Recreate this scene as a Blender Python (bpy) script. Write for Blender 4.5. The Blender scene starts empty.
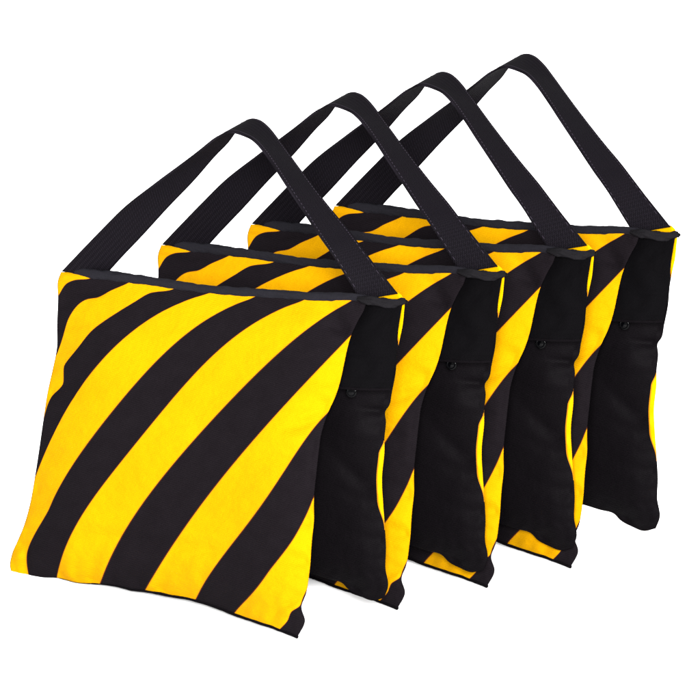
import bpy, bmesh, math, random
import numpy as np
from mathutils import Vector, noise

scene = bpy.context.scene
MM = 0.001

# ------------------------------------------------------------------ camera
AZ, EL, DIST = math.radians(37.0), math.radians(15.0), 25.0
RIGHT = Vector((math.cos(AZ), math.sin(AZ), 0))
FWD = Vector((-math.sin(AZ)*math.cos(EL), math.cos(AZ)*math.cos(EL), -math.sin(EL)))
UP = RIGHT.cross(FWD).normalized()
TOP_Z = 0.3552                       # height of the seam's right end above the floor
TARGET = Vector((0, 0, TOP_Z)) + RIGHT*(-43*MM) + UP*(-60*MM)
CAM = TARGET - FWD*DIST
cd = bpy.data.cameras.new('camera')
cam = bpy.data.objects.new('camera', cd)
scene.collection.objects.link(cam)
cam.location = CAM
cam.rotation_euler = FWD.to_track_quat('-Z', 'Y').to_euler()
cd.sensor_width = 36.0
cd.lens = 36.0*DIST/0.7
cd.clip_start = 1.0
cd.clip_end = 400.0
scene.camera = cam

# ------------------------------------------------------------------ light
world = bpy.data.worlds.new('World'); scene.world = world; world.use_nodes = True
bg = world.node_tree.nodes['Background']
wt = world.node_tree
wc = wt.nodes.new('ShaderNodeTexCoord'); wsx = wt.nodes.new('ShaderNodeSeparateXYZ')
wr = wt.nodes.new('ShaderNodeValToRGB')
wt.links.new(wc.outputs['Generated'], wsx.inputs[0]); wt.links.new(wsx.outputs[2], wr.inputs[0])
wt.links.new(wr.outputs[0], bg.inputs[0])
wr.color_ramp.elements[0].color = (0.50, 0.50, 0.50, 1); wr.color_ramp.elements[1].color = (1, 1, 1, 1)
bg.inputs[1].default_value = 3.5

def area(name, loc, target, size, power, color=(1, 1, 1)):
    l = bpy.data.lights.new(name, 'AREA'); l.shape = 'SQUARE'; l.size = size
    l.energy = power; l.color = color
    o = bpy.data.objects.new(name, l); scene.collection.objects.link(o)
    o.location = loc
    o.rotation_euler = (Vector(target)-Vector(loc)).to_track_quat('-Z', 'Y').to_euler()
    return o
key_dir = Vector((math.sin(AZ+0.02)*math.cos(0.32), -math.cos(AZ+0.02)*math.cos(0.32), math.sin(0.32)))
area('key_softbox', tuple(Vector((-0.1, 0.2, 0.1))+key_dir*6), (-0.1, 0.2, 0.1), 1.3, 2100)

scene.view_settings.view_transform = 'Standard'
scene.view_settings.look = 'None'
scene.view_settings.exposure = 0.0
scene.view_settings.gamma = 1.0
scene.render.engine = 'CYCLES'
scene.cycles.max_bounces = 8
scene.render.resolution_x = 1024; scene.render.resolution_y = 1024

# ------------------------------------------------------------------ measuring helper
# (a, b) are millimetres right / down on the drawing of one bag; y is the depth of
# the point in metres, so that every point gets its own place in space.
def at(a, b, y):
    d = FWD*DIST + RIGHT*((a-350)*MM) + UP*((350-b)*MM)
    t = (y - CAM.y)/d.y
    return CAM + d*t

def floor_at(a, b):
    d = FWD*DIST + RIGHT*((a-350)*MM) + UP*((350-b)*MM)
    return CAM + d*(-CAM.z/d.z)

def lerp_poly(pts, closed=False):
    """smooth arc-length parametrised curve through points of any dimension"""
    P = np.array(pts, float)
    seg = np.sqrt(((P[1:, :2]-P[:-1, :2])**2).sum(1)); L = np.concatenate([[0], np.cumsum(seg)])
    # monotone-ish hermite (catmull-rom on chord length)
    m = np.zeros_like(P)
    for i in range(len(P)):
        if i == 0: m[i] = (P[1]-P[0])/(L[1]-L[0])
        elif i == len(P)-1: m[i] = (P[-1]-P[-2])/(L[-1]-L[-2])
        else:
            d0 = (P[i]-P[i-1])/(L[i]-L[i-1]); d1 = (P[i+1]-P[i])/(L[i+1]-L[i])
            w0 = L[i+1]-L[i]; w1 = L[i]-L[i-1]
            m[i] = (d0*w0+d1*w1)/(w0+w1)
    T = L[-1]
    def f(t):
        s = min(max(t, 0), 1)*T
        i = int(min(np.searchsorted(L, s, side='right')-1, len(P)-2))
        h = L[i+1]-L[i]; x = (s-L[i])/h
        return ((2*x**3-3*x*x+1)*P[i] + (x**3-2*x*x+x)*h*m[i]
                + (-2*x**3+3*x*x)*P[i+1] + (x**3-x*x)*h*m[i+1])
    f.length = T
    return f

def smooth(x):
    x = min(max(x, 0), 1); return x*x*(3-2*x)

# ------------------------------------------------------------------ materials
def new_mat(name):
    m = bpy.data.materials.new(name); m.use_nodes = True
    nt = m.node_tree; nt.nodes.clear()
    out = nt.nodes.new('ShaderNodeOutputMaterial'); b = nt.nodes.new('ShaderNodeBsdfPrincipled')
    nt.links.new(b.outputs[0], out.inputs[0])
    return m, nt, b

def N(nt, kind, **kw):
    n = nt.nodes.new(kind)
    for k, v in kw.items(): setattr(n, k, v)
    return n

def mathn(nt, op, a, b=None, c=None):
    n = N(nt, 'ShaderNodeMath', operation=op)
    for i, v in enumerate((a, b, c)):
        if v is None: continue
        if isinstance(v, (int, float)): n.inputs[i].default_value = v
        else: nt.links.new(v, n.inputs[i])
    return n.outputs[0]

def mix(nt, fac, a, b):
    n = N(nt, 'ShaderNodeMix', data_type='RGBA')
    for sock, v in ((n.inputs[0], fac), (n.inputs[6], a), (n.inputs[7], b)):
        if isinstance(v, (int, float)): sock.default_value = v
        elif isinstance(v, tuple): sock.default_value = (*v, 1)
        else: nt.links.new(v, sock)
    return n.outputs[2]

def weave(nt, scale_mm, uvname='cloth'):
    """plain canvas weave height from the cloth UV (in millimetres)"""
    uv = N(nt, 'ShaderNodeUVMap', uv_map=uvname)
    sep = N(nt, 'ShaderNodeSeparateXYZ'); nt.links.new(uv.outputs[0], sep.inputs[0])
    nz = N(nt, 'ShaderNodeTexNoise'); nz.inputs['Scale'].default_value = 0.35; nz.inputs['Detail'].default_value = 2
    nt.links.new(uv.outputs[0], nz.inputs['Vector'])
    ph = mathn(nt, 'ADD', mathn(nt, 'ADD', sep.outputs[0], sep.outputs[1]), mathn(nt, 'MULTIPLY', nz.outputs['Fac'], 1.6))
    rib = mathn(nt, 'SINE', mathn(nt, 'MULTIPLY', ph, 2*math.pi/scale_mm))
    cross = mathn(nt, 'SINE', mathn(nt, 'MULTIPLY', mathn(nt, 'SUBTRACT', sep.outputs[0], mathn(nt, 'MULTIPLY', sep.outputs[1], 0.9)), 2*math.pi/(scale_mm*0.8)))
    return mathn(nt, 'ADD', mathn(nt, 'MULTIPLY', rib, 0.6), mathn(nt, 'MULTIPLY', mathn(nt, 'MULTIPLY', rib, cross), 0.4)), uv, sep

YELLOW = (0.52, 0.318, 0.0010)
BLACK = (0.0095, 0.0068, 0.0088)

def cloth_noise(nt, uv, scale, detail=3):
    n = N(nt, 'ShaderNodeTexNoise'); n.inputs['Scale'].default_value = scale
    n.inputs['Detail'].default_value = detail
    nt.links.new(uv.outputs[0], n.inputs['Vector'])
    return n.outputs['Fac']

def finish(nt, b, height, dist, spec, rough):
    bp = N(nt, 'ShaderNodeBump'); bp.inputs['Strength'].default_value = 1.0
    bp.inputs['Distance'].default_value = dist
    nt.links.new(height, bp.inputs['Height']); nt.links.new(bp.outputs[0], b.inputs['Normal'])
    b.inputs['Specular IOR Level'].default_value = spec
    b.inputs['Roughness'].default_value = rough

# striped canvas
M_STRIPE, nt, b = new_mat('striped_canvas')
w, uv, sep = weave(nt, 2.5)
grain = cloth_noise(nt, uv, 0.9, 4)
soft = cloth_noise(nt, uv, 0.018, 3)
creasy = cloth_noise(nt, uv, 0.06, 4)
suv = N(nt, 'ShaderNodeUVMap', uv_map='stripe')
ss = N(nt, 'ShaderNodeSeparateXYZ'); nt.links.new(suv.outputs[0], ss.inputs[0])
s = ss.outputs[0]
half = mathn(nt, 'FRACT', mathn(nt, 'MULTIPLY', s, 0.5))
isblack = mathn(nt, 'GREATER_THAN', half, 0.5)
near = mathn(nt, 'ABSOLUTE', mathn(nt, 'SUBTRACT', mathn(nt, 'FRACT', mathn(nt, 'ADD', s, 0.5)), 0.5))
line = mathn(nt, 'LESS_THAN', near, 0.020)
blk = mix(nt, grain, (0.00042, 0.00029, 0.00038), (0.00346, 0.00264, 0.00334))
blk = mix(nt, mathn(nt, 'MULTIPLY', mathn(nt, 'ADD', w, 1), 0.30), blk, (0.00507, 0.00405, 0.00491))
blk = mix(nt, mathn(nt, 'MULTIPLY', creasy, 0.5), blk, (0.00106, 0.00066, 0.00092))  # light and dark of soft creases, painted into the black
yel = mix(nt, soft, (0.215, 0.108, 0.0), (0.190, 0.080, 0.0))
yel = mix(nt, mathn(nt, 'MULTIPLY', grain, 0.10), yel, (0.235, 0.145, 0.003))
col = mix(nt, isblack, yel, blk)
edge = mix(nt, isblack, (0.18, 0.070, 0.0015), (0.016, 0.0035, 0.002))
col = mix(nt, line, col, edge)
nt.links.new(col, b.inputs['Base Color'])
h = mathn(nt, 'ADD', mathn(nt, 'MULTIPLY', w, 0.14),
          mathn(nt, 'ADD', mathn(nt, 'MULTIPLY', creasy, 3.0), mathn(nt, 'MULTIPLY', mathn(nt, 'SUBTRACT', 1, isblack), 0.35)))
finish(nt, b, h, 0.001, 0.008, 0.8)

def black_fabric(name, lo, hi, wmm, amp, spec=0.08, rough=0.8, crease=3.5, wrap=False):
    m, nt, b = new_mat(name)
    w, uv, sep = weave(nt, wmm)
    g = cloth_noise(nt, uv, 0.8, 4); c = cloth_noise(nt, uv, 0.05, 4)
    col = mix(nt, g, lo, hi)
    col = mix(nt, mathn(nt, 'MULTIPLY', mathn(nt, 'ADD', w, 1), 0.2), col, tuple(x*1.6 for x in hi))
    if wrap:        # the striped outer canvas turns in over the seam: yellow where the stripe coordinate is below 1
        su = N(nt, 'ShaderNodeUVMap', uv_map='stripe')
        sp = N(nt, 'ShaderNodeSeparateXYZ'); nt.links.new(su.outputs[0], sp.inputs[0])
        yl = mathn(nt, 'LESS_THAN', sp.outputs[0], 1.0)
        ed = mathn(nt, 'LESS_THAN', mathn(nt, 'ABSOLUTE', mathn(nt, 'SUBTRACT', sp.outputs[0], 1.0)), 0.02)
        col = mix(nt, yl, col, (0.26, 0.132, 0.0))
        col = mix(nt, ed, col, (0.16, 0.06, 0.002))
    nt.links.new(col, b.inputs['Base Color'])
    h = mathn(nt, 'ADD', mathn(nt, 'MULTIPLY', w, amp), mathn(nt, 'MULTIPLY', c, crease))
    finish(nt, b, h, 0.001, spec, rough)
    return m
M_INNER = black_fabric('shaded_black_canvas', (0.00018, 0.00014, 0.00018), (0.00162, 0.00130, 0.00162), 2.4, 0.10, spec=0.006)  # darker black: the shade inside the bag is put into the colour
M_REAR = black_fabric('shaded_black_canvas_with_wrapped_edge', (0.00018, 0.00014, 0.00018), (0.00162, 0.00130, 0.00162), 2.4, 0.10, spec=0.009, rough=0.6, crease=2.4, wrap=True)  # same darkened black, shade between the pouches painted in
M_BIND = black_fabric('black_binding', (0.00175, 0.00161, 0.00224), (0.00490, 0.00462, 0.00595), 1.6, 0.12, spec=0.02)
M_FLAP = black_fabric('black_flap_canvas', (0.00024, 0.00024, 0.00030), (0.00108, 0.00096, 0.00114), 1.9, 0.10, spec=0.006)

M_ROLL = black_fabric('black_rolled_canvas', (0.0008, 0.0007, 0.0009), (0.0036, 0.0033, 0.0038), 2.0, 0.12, spec=0.012, rough=0.65)

# herringbone webbing
M_WEB, nt, b = new_mat('black_webbing')
uv = N(nt, 'ShaderNodeUVMap', uv_map='cloth')
sep = N(nt, 'ShaderNodeSeparateXYZ'); nt.links.new(uv.outputs[0], sep.inputs[0])
tri = mathn(nt, 'PINGPONG', sep.outputs[0], 2.6)
ph = mathn(nt, 'ADD', mathn(nt, 'MULTIPLY', tri, 1.0), sep.outputs[1])
rib = mathn(nt, 'SINE', mathn(nt, 'MULTIPLY', ph, 2*math.pi/1.9))
g = cloth_noise(nt, uv, 0.8, 4)
col = mix(nt, g, (0.00057, 0.00049, 0.00069), (0.00184, 0.00147, 0.00204))
col = mix(nt, mathn(nt, 'MULTIPLY', mathn(nt, 'ADD', rib, 1), 0.26), col, (0.00510, 0.00428, 0.00592))
nt.links.new(col, b.inputs['Base Color'])
finish(nt, b, mathn(nt, 'MULTIPLY', rib, 0.22), 0.001, 0.012, 0.7)

M_STITCH, nt, b = new_mat('grey_thread')
b.inputs['Base Color'].default_value = (0.0065, 0.0045, 0.008, 1); b.inputs['Roughness'].default_value = 0.7
b.inputs['Specular IOR Level'].default_value = 0.1

M_SNAP, nt, b = new_mat('black_snap')
b.inputs['Base Color'].default_value = (0.0002, 0.0002, 0.0003, 1); b.inputs['Roughness'].default_value = 0.12
b.inputs['Specular IOR Level'].default_value = 0.04

M_FLOOR, nt, b = new_mat('white_surface')
tc = N(nt, 'ShaderNodeTexCoord'); nz = N(nt, 'ShaderNodeTexNoise'); nz.inputs['Scale'].default_value = 3
nt.links.new(tc.outputs['Object'], nz.inputs['Vector'])
nt.links.new(mix(nt, nz.outputs['Fac'], (0.93, 0.93, 0.93), (0.95, 0.95, 0.95)), b.inputs['Base Color'])
b.inputs['Roughness'].default_value = 0.8; b.inputs['Specular IOR Level'].default_value = 0.2

# ------------------------------------------------------------------ objects
def link(name, me, parent=None):
    o = bpy.data.objects.new(name, me); scene.collection.objects.link(o)
    if parent: o.parent = parent
    return o

# floor: the white surface the bags stand on
me = bpy.data.meshes.new('floor')
bm = bmesh.new()
bmesh.ops.create_grid(bm, x_segments=8, y_segments=8, size=60)
bm.to_mesh(me); bm.free(); me.materials.append(M_FLOOR)
fl = link('floor', me); fl['kind'] = 'structure'

# --- the traced drawing of one bag --------------------------------------------------
TOP = [(61, 272), (72, 272), (88, 274), (115, 277), (140, 280), (168, 284), (220, 291), (250, 293), (300, 296), (340, 297.5), (367, 301)]
LEFT = [(61, 272), (58, 280), (58, 298), (57, 326), (57, 346), (52.5, 370), (48, 390), (43, 422), (39, 450), (35, 476), (29.5, 506), (23, 528), (17.5, 541), (12, 554), (10, 566), (13, 577)]
RGT = [(367, 301), (364.5, 309), (358, 321), (351, 336), (344.5, 362), (342, 374), (336, 395), (327.5, 414), (321, 436), (319, 450), (316, 478), (314, 498), (314, 520), (312, 540), (309.5, 572), (306, 594), (301.5, 607), (305, 621), (297.5, 637)]
BOT = [(13, 577), (22, 578.5), (30, 579), (37, 577.5), (46, 577.6), (58, 578), (76, 582.5), (100, 584), (120, 586.5), (130, 589.2), (146, 591), (168, 595), (194, 600), (216, 607), (234, 614), (260, 623), (280, 630), (297.5, 637)]

STRIPES = {
 1: [(88, 279), (75, 280), (66, 284), (60, 293)],
 2: [(124, 285), (110, 291), (98, 297.5), (88, 299), (78, 305), (68, 320), (62, 340), (57, 354), (51, 371)],
 3: [(171, 290), (150, 293), (136, 301), (118, 312), (100, 324), (80, 345), (64, 366), (63.5, 378), (63, 384), (52, 396), (46, 410), (42, 424)],
 4: [(206, 294), (183, 302), (160, 312), (136, 328), (108, 354), (94, 370), (80, 388), (60, 422), (46, 450), (35, 478)],
 5: [(250, 298), (230, 308), (200, 324), (182, 336), (160, 357), (150, 370), (132, 389), (112, 411), (86, 444), (64, 480), (48, 510), (32, 544), (27, 552), (27, 566), (29, 579)],
 6: [(302, 301), (272, 314), (240, 332), (216, 350), (202, 369), (182, 388), (174, 396), (146, 430), (120, 462), (106, 480), (86, 510), (70, 534), (64, 552), (57, 578)],
 7: [(348, 302), (320, 320), (300, 337), (280, 351), (260, 369), (242, 387), (228, 402), (206, 428), (168, 470), (141, 505), (124, 530), (110, 554), (101, 584)],
 8: [(351, 336), (326, 362), (302, 386), (290, 398), (260, 433), (230, 470), (203, 504), (176, 538), (160, 564), (147, 590)],
 9: [(328, 413), (316, 423), (310, 436), (296, 452), (278, 480), (262, 507), (240, 532), (220, 560), (208, 578), (196, 598)],
 10: [(313, 499), (309, 509), (294, 538), (270, 570), (260, 584), (236, 611)],
 11: [(302, 600), (300, 606), (291, 612), (288, 620), (280, 629)],
}
MORE = {   # second reading of the long edges
 4: [(189, 300), (142, 325), (112, 350), (84, 381), (61, 420), (47, 448)],
 5: [(240, 303), (214, 316), (187, 332), (163, 354), (130, 391), (112, 411), (85, 446), (62, 484)],
 6: [(302, 300.6), (264, 318), (234, 337), (203, 366.5), (173, 399), (127, 455), (94, 500)],
 7: [(348, 302.5), (310, 328), (292, 342), (244, 385), (213, 420), (173, 466), (142, 506), (120, 541)],
 8: [(326, 361), (304, 384), (280, 409), (247, 449), (222, 479), (194, 514), (168, 550)],
 9: [(294, 455), (276, 484), (252, 517), (230, 546), (212, 571)],
}
DEG = {4: 5, 5: 5, 6: 5, 7: 4, 8: 3, 9: 4}
def smooth_edge(k, pl):
    body = [p for p in pl+MORE.get(k, []) if not (k == 5 and p[0] < 33)]
    P = np.array(body, float); t = (P[:, 0]-P[:, 1])/200; q = P.sum(1)
    c = np.polyfit(t, q, DEG[k]); tt = np.linspace(t.min(), t.max(), 26); qq = np.polyval(c, tt)
    out = [((a*200+b)/2, (b-a*200)/2) for a, b in zip(tt, qq)]
    if k == 5: out += [(27, 553), (27, 566), (29, 579)]
    return out
for k in DEG: STRIPES[k] = smooth_edge(k, STRIPES[k])
sx, sv = [], []
for k, pl in STRIPES.items():
    for p in pl: sx.append(p); sv.append(k)
for p, k in (((61, 273), .3), ((299, 634), 11.8), ((305, 618), 11.6)): sx.append(p); sv.append(k)
SX = np.array(sx, float)/100; SV = np.array(sv, float)
def tps_k(r2): return np.where(r2 > 1e-12, 0.5*r2*np.log(np.maximum(r2, 1e-12)), 0)
n_ = len(SX)
D2 = ((SX[:, None]-SX[None])**2).sum(2)
A = np.zeros((n_+3, n_+3)); A[:n_, :n_] = tps_k(D2)+np.eye(n_)*4e-4
A[:n_, n_] = 1; A[:n_, n_+1:] = SX; A[n_, :n_] = 1; A[n_+1:, :n_] = SX.T
W = np.linalg.solve(A, np.concatenate([SV, [0, 0, 0]]))
def stripe_at(pts):
    P = np.array(pts, float)/100
    return tps_k(((P[:, None]-SX[None])**2).sum(2)) @ W[:n_] + W[n_] + P @ W[n_+1:]

def coons(T, B, L, R):
    t0, t1 = T(0), T(1); b0, b1 = B(0), B(1)
    def f(u, v):
        return ((1-v)*T(u)+v*B(u) + (1-u)*L(v)+u*R(v)
                - ((1-u)*(1-v)*t0+u*(1-v)*t1+(1-u)*v*b0+u*v*b1))
    return f

def seam_t(d, D, T):
    x = min(d/D, 1); return T*(1-(1-x)**2.2)

def pouch(name, parent, C, wid, hgt, ymid, t_out, t_in, folds, nu, nv, outer_s, mats, in_is_outer):
    """closed pillow: outer sheet, inner sheet, shared seam"""
    us = [0.5-0.5*math.cos(math.pi*i/nu)*(1) for i in range(nu+1)]
    us = [0.55*u+0.45*i/nu for i, u in enumerate(us)]
    vs = [0.5-0.5*math.cos(math.pi*i/nv) for i in range(nv+1)]
    vs = [0.55*v+0.45*i/nv for i, v in enumerate(vs)]
    verts, chart = [], []
    idx = {}
    for side in (0, 1):
        for i, u in enumerate(us):
            for j, v in enumerate(vs):
                border = i in (0, nu) or j in (0, nv)
                if side == 1 and border: idx[1, i, j] = idx[0, i, j]; continue
                ab = C(u, v)
                du = min(u, 1-u)*wid; dv_t, dv_b = v*hgt, (1-v)*hgt
                t = seam_t(du, 72, 1)*seam_t(dv_t, 150, 1)*seam_t(dv_b, 48, 1)
                # puckers run in from the seams and fade
                puck = 0
                for dd, pos in ((u*wid, v*hgt), ((1-u)*wid, v*hgt+400), (dv_b, u*wid+900)):
                    puck += math.exp(-dd/22)*min(dd/5, 1)*noise.noise(Vector((pos*0.085, dd*0.012, side*7)))
                big = noise.noise(Vector((ab[0]*0.012, ab[1]*0.012, side*5+2)))
                y = ymid(u, v) - folds(ab[0], ab[1])*min(du/6, 1)*min(dv_b/6, 1)*min(dv_t/6, 1)
                if side == 0:
                    y -= max(t_out*t + puck*6.0 + 3.2*big*min(t*1.5, 1), 0.6*min(du/3, dv_t/3, dv_b/3, 1))
                else:
                    y += max(t_in*t + puck*3.0 + 2.0*big*t, 0.6*min(du/3, dv_t/3, dv_b/3, 1))
                verts.append(at(ab[0], ab[1], y*MM)); chart.append((ab[0], ab[1]))
                idx[side, i, j] = len(verts)-1
    S = [outer_s(chart, 0), outer_s(chart, 1)]
    me = bpy.data.meshes.new(name); bm = bmesh.new()
    bv = [bm.verts.new(v) for v in verts]
    lc = bm.loops.layers.uv.new('cloth'); ls = bm.loops.layers.uv.new('stripe')
    for side in (0, 1):
        for i in range(nu):
            for j in range(nv):
                q = [idx[side, i, j], idx[side, i, j+1], idx[side, i+1, j+1], idx[side, i+1, j]]
                if side: q.reverse()
                f = bm.faces.new([bv[k] for k in q]); f.smooth = True
                ca = sum(chart[k][0] for k in q)/4; cb = sum(chart[k][1] for k in q)/4
                u = (us[i]+us[i+1])/2; v = (vs[j]+vs[j+1])/2
                f.material_index = in_is_outer(side, u, v, ca, cb)
                for lp, k in zip(f.loops, q):
                    a, b_ = chart[k]
                    lp[lc].uv = (a*0.8+b_*0.45+side*500, b_*0.9-a*0.4)
                    lp[ls].uv = (S[side][k], 0)
    bm.to_mesh(me); bm.free()
    for m in mats: me.materials.append(m)
    return link(name, me, parent)

def tube(name, parent, path, mat, n=120, seg=14, flat=1.0, wob=0.0):
    """path of (a, b, y_mm, radius_mm)"""
    f = lerp_poly(path); me = bpy.data.meshes.new(name); bm = bmesh.new()
    lc = bm.loops.layers.uv.new('cloth')
    pts = [f(i/n) for i in range(n+1)]
    C = [at(p[0], p[1], p[2]*MM) for p in pts]
    rings = []
    for i, p in enumerate(pts):
        tg = (C[min(i+1, n)]-C[max(i-1, 0)]).normalized()
        side = Vector((0, 1, 0)); side = (side-tg*side.dot(tg)).normalized()
        if abs(tg.y) > .92: side = Vector((1, 0, 0)); side = (side-tg*side.dot(tg)).normalized()
        upv = tg.cross(side)
        r = max(p[3], .15)*MM
        ring = []
        for k in range(seg):
            a = 2*math.pi*k/seg
            rr = r*(1+wob*noise.noise(Vector((i/n*f.length*0.07, math.cos(a)*1.2, math.sin(a)*1.2)))
                    +0.55*wob*noise.noise(Vector((i/n*f.length*0.16, math.cos(a)*2.5+4, math.sin(a)*2.5))))
            ring.append(bm.verts.new(C[i]+side*math.cos(a)*rr*flat+upv*math.sin(a)*rr))
        rings.append(ring)
    for i in range(n):
        for k in range(seg):
            q = [rings[i][k], rings[i][(k+1) % seg], rings[i+1][(k+1) % seg], rings[i+1][k]]
            fc = bm.faces.new(q); fc.smooth = True
            uvs = [(k*2, i/n*f.length), (k*2+2, i/n*f.length), (k*2+2, (i+1)/n*f.length), (k*2, (i+1)/n*f.length)]
            for lp, c in zip(fc.loops, uvs): lp[lc].uv = c
    bm.faces.new(rings[0]); bm.faces.new(list(reversed(rings[-1])))
    bmesh.ops.recalc_face_normals(bm, faces=bm.faces[:])
    bm.to_mesh(me); bm.free(); me.materials.append(mat)
    return link(name, me, parent)

def sheet(name, parent, P, nu, nv, thick, mat, uvs, bulge=None):
    """thick sheet through points P[i][j]; uvs(i, j) in mm"""
    me = bpy.data.meshes.new(name); bm = bmesh.new(); lc = bm.loops.layers.uv.new('cloth')
    V = [[[None]*(nv+1) for _ in range(nu+1)] for _ in (0, 1)]
    for i in range(nu+1):
        for j in range(nv+1):
            du = P[min(i+1, nu)][j]-P[max(i-1, 0)][j]; dv = P[i][min(j+1, nv)]-P[i][max(j-1, 0)]
            n = du.cross(dv).normalized()
            V[0][i][j] = bm.verts.new(P[i][j]+n*thick/2); V[1][i][j] = bm.verts.new(P[i][j]-n*thick/2)
    def face(vs, cs):
        f = bm.faces.new(vs); f.smooth = True
        for lp, c in zip(f.loops, cs): lp[lc].uv = c
        return f
    for i in range(nu):
        for j in range(nv):
            c = [uvs(i, j), uvs(i+1, j), uvs(i+1, j+1), uvs(i, j+1)]
            for s_ in (0, 1):
                q = [V[s_][i][j], V[s_][i+1][j], V[s_][i+1][j+1], V[s_][i][j+1]]
                if s_: face(list(reversed(q)), list(reversed(c)))
                else: face(q, c)
    for i in range(nu):
        for j in (0, nv):
            f = face([V[0][i][j], V[0][i+1][j], V[1][i+1][j], V[1][i][j]], [uvs(i, j)]*4); f.smooth = False
    for j in range(nv):
        for i in (0, nu):
            f = face([V[0][i][j], V[0][i][j+1], V[1][i][j+1], V[1][i][j]], [uvs(i, j)]*4); f.smooth = False
    bmesh.ops.recalc_face_normals(bm, faces=bm.faces[:])
    bm.to_mesh(me); bm.free(); me.materials.append(mat)
    return link(name, me, parent)

# ------------------------------------------------------------------ one sandbag
def make_bag():
    root = bpy.data.objects.new('sandbag', None); scene.collection.objects.link(root)
    root.empty_display_size = 0.1
    # front pouch
    T, B, L, R = map(lerp_poly, (TOP, BOT, LEFT, RGT))
    C = coons(T, B, L, R)
    def ymid_f(u, v):
        foot_y = 46+38*smooth((u-.55)/.45)**1.3
        return -4-foot_y*v**1.05-4*math.sin(math.pi*v)
    def gauss(a, b, ca, cb, sa, sb, ang=0):
        c, s_ = math.cos(ang), math.sin(ang); x, y = a-ca, b-cb
        p = (x*c+y*s_)/sa; q = (-x*s_+y*c)/sb
        return math.exp(-(p*p+q*q))
    def folds_f(a, b):
        g = 0
        g -= 5*gauss(a, b, 337, 322, 20, 9, math.radians(60))       # sag under the end of the seam
        g -= 4*gauss(a, b, 318, 418, 30, 5, math.radians(-20))      # pinch on the right edge
        g += 3*gauss(a, b, 300, 440, 34, 9, math.radians(15))
        g -= 3*gauss(a, b, 290, 462, 40, 5, math.radians(12))
        g -= 3.5*gauss(a, b, 322, 446, 10, 4, math.radians(-50)) - 3*gauss(a, b, 308, 470, 8, 22, .1)
        g += 2.2*gauss(a, b, 150, 528, 150, 7, .12) - 2.0*gauss(a, b, 150, 543, 150, 6, .12)
        g -= 3*gauss(a, b, 60, 388, 22, 5, math.radians(-30))
        g -= 3*gauss(a, b, 288, 604, 12, 4, math.radians(-30))
        g -= 2.5*gauss(a, b, 92, 292, 26, 5, math.radians(-12))
        g -= 3*gauss(a, b, 26, 556, 5, 18, 0)
        return g
    fp = pouch('front_pouch', root, C, 300, 310, ymid_f, 20, 13, folds_f, 150, 150,
               lambda ch, side: stripe_at(ch), (M_STRIPE, M_INNER), lambda s_, u, v, a, b: s_)
    fp['label'] = 'front pouch faced with curved yellow and black diagonal stripes'
    # hem along its lower seam
    hem = []
    for k in range(31):
        t = 0.16+0.84*k/30; p = B(t)
        hem.append((p[0], p[1]-0.2, ymid_f(t, 1)+0.5, 0.5+1.4*smooth((t-.16)/.35)))
    tube('hem', fp, hem, M_INNER, n=150, seg=8, wob=.3)
    # rear pouch
    RT = [(80, 270), (150, 280), (250, 290), (330, 296), (366, 295.5), (376, 294.3), (384, 293.2), (392, 292.4), (398, 292.2), (402.5, 296)]
    RR = [(402.5, 296), (404.5, 304), (404, 312), (402.5, 326), (400, 338), (397.5, 352), (395.5, 374), (392, 392), (389, 406), (385.5, 411), (386, 422), (384.5, 438), (384.5, 450), (382, 478), (383, 502), (384.5, 522), (386, 548), (385.5, 568), (388, 587), (384, 598)]
    RB = [(85, 545), (200, 562), (270, 570), (308, 573), (328, 579), (342, 583), (349, 590), (360, 596), (372, 600.5), (384, 598)]
    RL = [(80, 270), (72, 350), (75, 450), (85, 545)]
    C2 = coons(*map(lerp_poly, (RT, RB, RL, RR)))
    def ymid_r(u, v): return 9+(6+24*(1-u))*smooth(v*1.05)
    ys = [290, 301, 340, 443, 523, 605]; sv_ = [0.3, 0.4, 1.0, 2.0, 3.0, 4.0]
    def wrap_w(b):          # how far the outer canvas shows round the edge
        w1 = 6.0*smooth((345-b)/14)*(1-0.35*smooth((b-325)/20))
        w2 = 5.0*smooth((b-440)/14)*smooth((527-b)/26) if 438 < b < 530 else -3
        return max(w1 if b < 345 else -3, w2)
    def s_rear(ch, side):
        if side: return [float(np.interp(b, ys, sv_)) + (395-a)*0.016*(1 if a < 372 else 0) for a, b in ch]
        res = []
        for a, b in ch:
            # distance in from the right edge at this height
            e = float(np.interp(b, EB, EA))-a
            top = (299.5-b) if a > 376 else -9
            res.append(1+max(min((e-wrap_w(b)), -top), -6)/30)
        return res
    fr = lerp_poly(RR); ea = [fr(k/80) for k in range(79)]
    EB = [p[1] for p in ea]; EA = [p[0] for p in ea]
    def in_outer(s_, u, v, a, b): return 0 if s_ else 1
    def folds_r(a, b):
        return -4*gauss(a, b, 378, 410, 20, 4, 0.1)+7*gauss(a, b, 358, 428, 26, 16, .5)-3*gauss(a, b, 350, 470, 30, 8, .8)+3*gauss(a, b, 358, 530, 16, 30, .2)-3*gauss(a, b, 352, 588, 9, 4, .5)+2*gauss(a, b, 370, 560, 14, 22, .2)
    rp = pouch('rear_pouch', root, C2, 300, 300, ymid_r, 16, 11, folds_r, 150, 150, s_rear, (M_STRIPE, M_REAR), in_outer)
    rp['label'] = 'rear pouch with plain black inner face'
    # top binding
    bind = []
    for p, r in zip([(64, 269.6), (76, 271.2), (90, 273.6), (115, 276.6), (140, 280), (168, 284), (195, 288), (220, 290.8), (250, 292.6), (285, 295), (320, 297), (350, 297.4), (372, 299)],
                    [1.0, 3.6, 5.0, 5.3, 5.0, 4.8, 4.7, 4.8, 4.7, 4.6, 4.5, 4.2, 3.6]):
        bind.append((p[0], p[1], -3, r))
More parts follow.
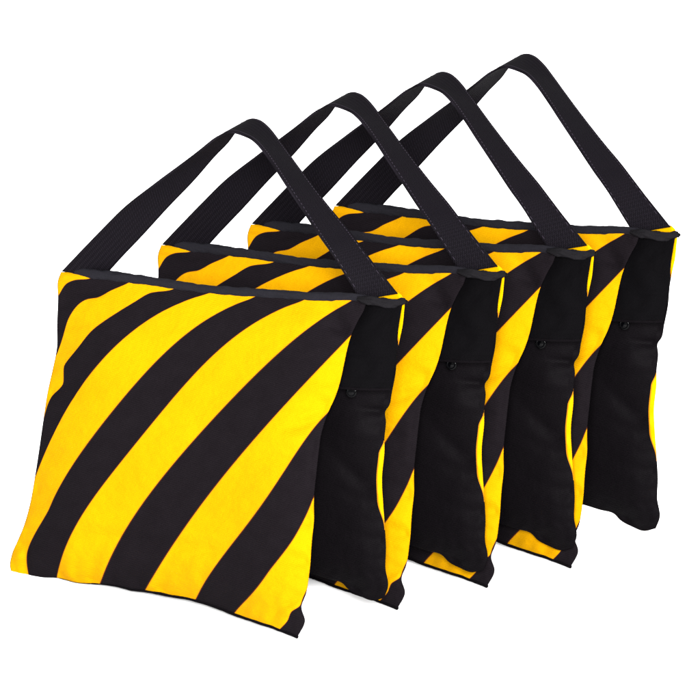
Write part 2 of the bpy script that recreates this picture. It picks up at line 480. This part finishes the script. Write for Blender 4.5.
    tube('top_binding', root, bind, M_BIND, n=300, seg=28, flat=0.75, wob=0.22)
    # rolled seam end that closes the top of the bag at its right end
    roll = [(358, 298.5, -7, 2.0), (366, 299.6, -10, 3.6), (378, 301.8, -8, 4.7), (390, 302.8, -3, 4.3), (399, 302, 2, 3.8), (405, 301.6, 6, 2.8), (407.5, 301.6, 9, 1.0)]
    ro = tube('seam_roll', root, roll, M_ROLL, n=120, seg=28, flat=0.9, wob=0.6)
    # end flap
    fl_l = lerp_poly([(362, 303), (357, 320), (349, 337), (342.5, 362), (338, 387)])
    fl_r = lerp_poly([(402, 304), (400, 316), (398, 330), (397, 342), (395.5, 364), (391, 389)])
    P = []; nu, nv = 30, 50
    for i in range(nu+1):
        row = []
        for j in range(nv+1):
            u, v = i/nu, j/nv
            l, r = fl_l(v), fl_r(v); p = l*(1-u)+r*u
            y = (4-26*v)*(1-u)+(3-7*v)*u - 7*math.sin(math.pi*u)*(.3+.7*v) + 2.6*noise.noise(Vector((u*3, v*4, 3))) - 1.2*math.exp(-((v-.9)/.02)**2) - 1.5*math.exp(-((v-.66)/.03)**2)*math.sin(math.pi*u)
            row.append(at(p[0], p[1]+1.0*math.sin(u*math.pi), y*MM))
        P.append(row)
    fo = sheet('end_flap', root, P, nu, nv, 0.0022, M_FLAP, lambda i, j: (i*50/nu, j*85/nv))
    # folded lip along the flap's lower edge
    lip = [(338+53*k/8, 387.4+1.6*k/8+math.sin(k/8*math.pi), (-22*(1-k/8)-4*(k/8)-7*math.sin(math.pi*k/8))-0.8, 1.5) for k in range(9)]
    tube('flap_hem', fo, lip, M_INNER, n=60, seg=10, flat=.8)
    # snap button under the flap
    me = bpy.data.meshes.new('snap_button'); bm = bmesh.new()
    prof = [(0, 3.2), (3.0, 3.1), (4.6, 2.4), (5.4, 2.9), (6.4, 2.6), (7.0, 1.4), (7.0, 0), (0, 0)]
    seg = 40; rings = []
    for r, h in prof:
        if r == 0: rings.append([bm.verts.new((0, 0, h*MM))]); continue
        rings.append([bm.verts.new((r*MM*math.cos(2*math.pi*k/seg), r*MM*math.sin(2*math.pi*k/seg), h*MM)) for k in range(seg)])
    for a_, b_ in zip(rings[:-1], rings[1:]):
        for k in range(seg):
            k2 = (k+1) % seg
            if len(a_) == 1: bm.faces.new([a_[0], b_[k], b_[k2]])
            elif len(b_) == 1: bm.faces.new([a_[k], b_[0], a_[k2]])
            else: bm.faces.new([a_[k], b_[k], b_[k2], a_[k2]])
    bmesh.ops.recalc_face_normals(bm, faces=bm.faces[:])
    for f in bm.faces: f.smooth = True
    bm.to_mesh(me); bm.free(); me.materials.append(M_SNAP)
    sn = link('snap_button', me, root)
    sn.location = at(351.5, 392, -0.0145)
    sn.scale = (0.8, 0.8, 0.55)
    sn.rotation_euler = (math.radians(82), 0, math.radians(22))
    # handle
    # near and far edge of the webbing; each pair of points is one line straight across it
    NE = [(62, 271, -9), (80, 252, -9), (100, 231.5, -9), (125, 207, -11), (155, 184, -14), (180, 165.5, -17), (200, 150.5, -18), (214, 139.5, -19), (226, 133, -20), (235, 132.8, -20), (245, 136, -20), (254, 141.5, -20), (264, 152, -20), (276, 169, -19), (288, 188, -18), (305, 214, -16), (320, 237, -14), (333, 256, -10), (361, 300, -1)]
    FE = [(105, 276, 6), (122, 257, 7), (143, 235, 9), (168, 207.5, 11), (194, 180, 13), (214, 156.5, 15), (228, 142, 17), (239, 127.5, 18), (250, 119.6, 19), (260, 121, 19), (270, 129.5, 19), (280, 142, 19), (290, 156, 18), (303, 174, 18), (316, 191, 17), (332, 211, 16), (348, 230, 14), (362, 248, 11), (397.5, 293.8, 3)]
    fn, ff = lerp_poly([(i*10, 0)+p for i, p in enumerate(NE)]), lerp_poly([(i*10, 0)+p for i, p in enumerate(FE)])
    nu, nv = 14, 260; P = [[None]*(nv+1) for _ in range(nu+1)]
    for j in range(nv+1):
        t = j/nv; a_, b_ = fn(t)[2:], ff(t)[2:]
        A_, B_ = at(a_[0], a_[1], a_[2]*MM), at(b_[0], b_[1], b_[2]*MM)
        for i in range(nu+1):
            u = i/nu
            jit = Vector((0, 0, 1))*(0.0009*noise.noise(Vector((t*9, u*1.3, 1)))) * math.sin(math.pi*t)
            P[i][j] = A_.lerp(B_, u)+jit
    ha = sheet('handle', root, P, nu, nv, 0.0021, M_WEB, lambda i, j: (i*42/nu, j*480/nv))
    ha['label'] = 'black twill webbing carry handle'
    # two rows of stitching near the webbing's edges
    for iu in (1, nu-1):
        me = bpy.data.meshes.new('stitching'); bm = bmesh.new()
        for j0 in range(3, nv-3, 2):
            a_, b_ = P[iu][j0], P[iu][j0+1]
            du = P[iu+1][j0]-P[iu-1][j0]; tg = (b_-a_)
            n = du.cross(tg).normalized()
            w_ = du.normalized()*0.00035
            for sg in (-1,):
                o = n*0.00125*sg
                q = [bm.verts.new(x) for x in (a_+o-w_, b_+o-w_, b_+o+w_, a_+o+w_)]
                q2 = [bm.verts.new(x) for x in (a_+o*1.25-w_*.6, b_+o*1.25-w_*.6, b_+o*1.25+w_*.6, a_+o*1.25+w_*.6)]
                bm.faces.new(q2)
                for k in range(4): bm.faces.new([q[k], q[(k+1) % 4], q2[(k+1) % 4], q2[k]])
        bm.to_mesh(me); bm.free(); me.materials.append(M_STITCH)
        link('stitching', me, ha)
    return root

def children(o): return [c for c in scene.collection.objects if c.parent == o]
def copy_tree(o, parent=None):
    c = o.copy(); scene.collection.objects.link(c); c.parent = parent
    for ch in children(o): copy_tree(ch, c)
    return c

bag = make_bag()
# put the empty at the bag's foot and keep the parts where they are
foot = Vector((-0.2, -0.02, 0))
for ch in children(bag):
    ch.location = ch.location - foot
base = floor_at(297.5, 637)
labels = [
 'striped yellow and black sandbag at the front of the row, its whole face in view',
 'second striped sandbag from the front, right behind the frontmost bag',
 'third striped sandbag from the front, standing just before the rearmost bag',
 'rearmost striped sandbag, its black right side against the white background']
for k, (da, db) in enumerate(((0, 0), (100, -28.5), (189.5, -50.5), (273, -70))):
    o = bag if k == 0 else copy_tree(bag)
    o.location = foot + (floor_at(297.5+da, 637+db)-base)
    o['label'] = labels[k]; o['category'] = 'sandbag'
    o['group'] = 'striped sandbags standing in a row'
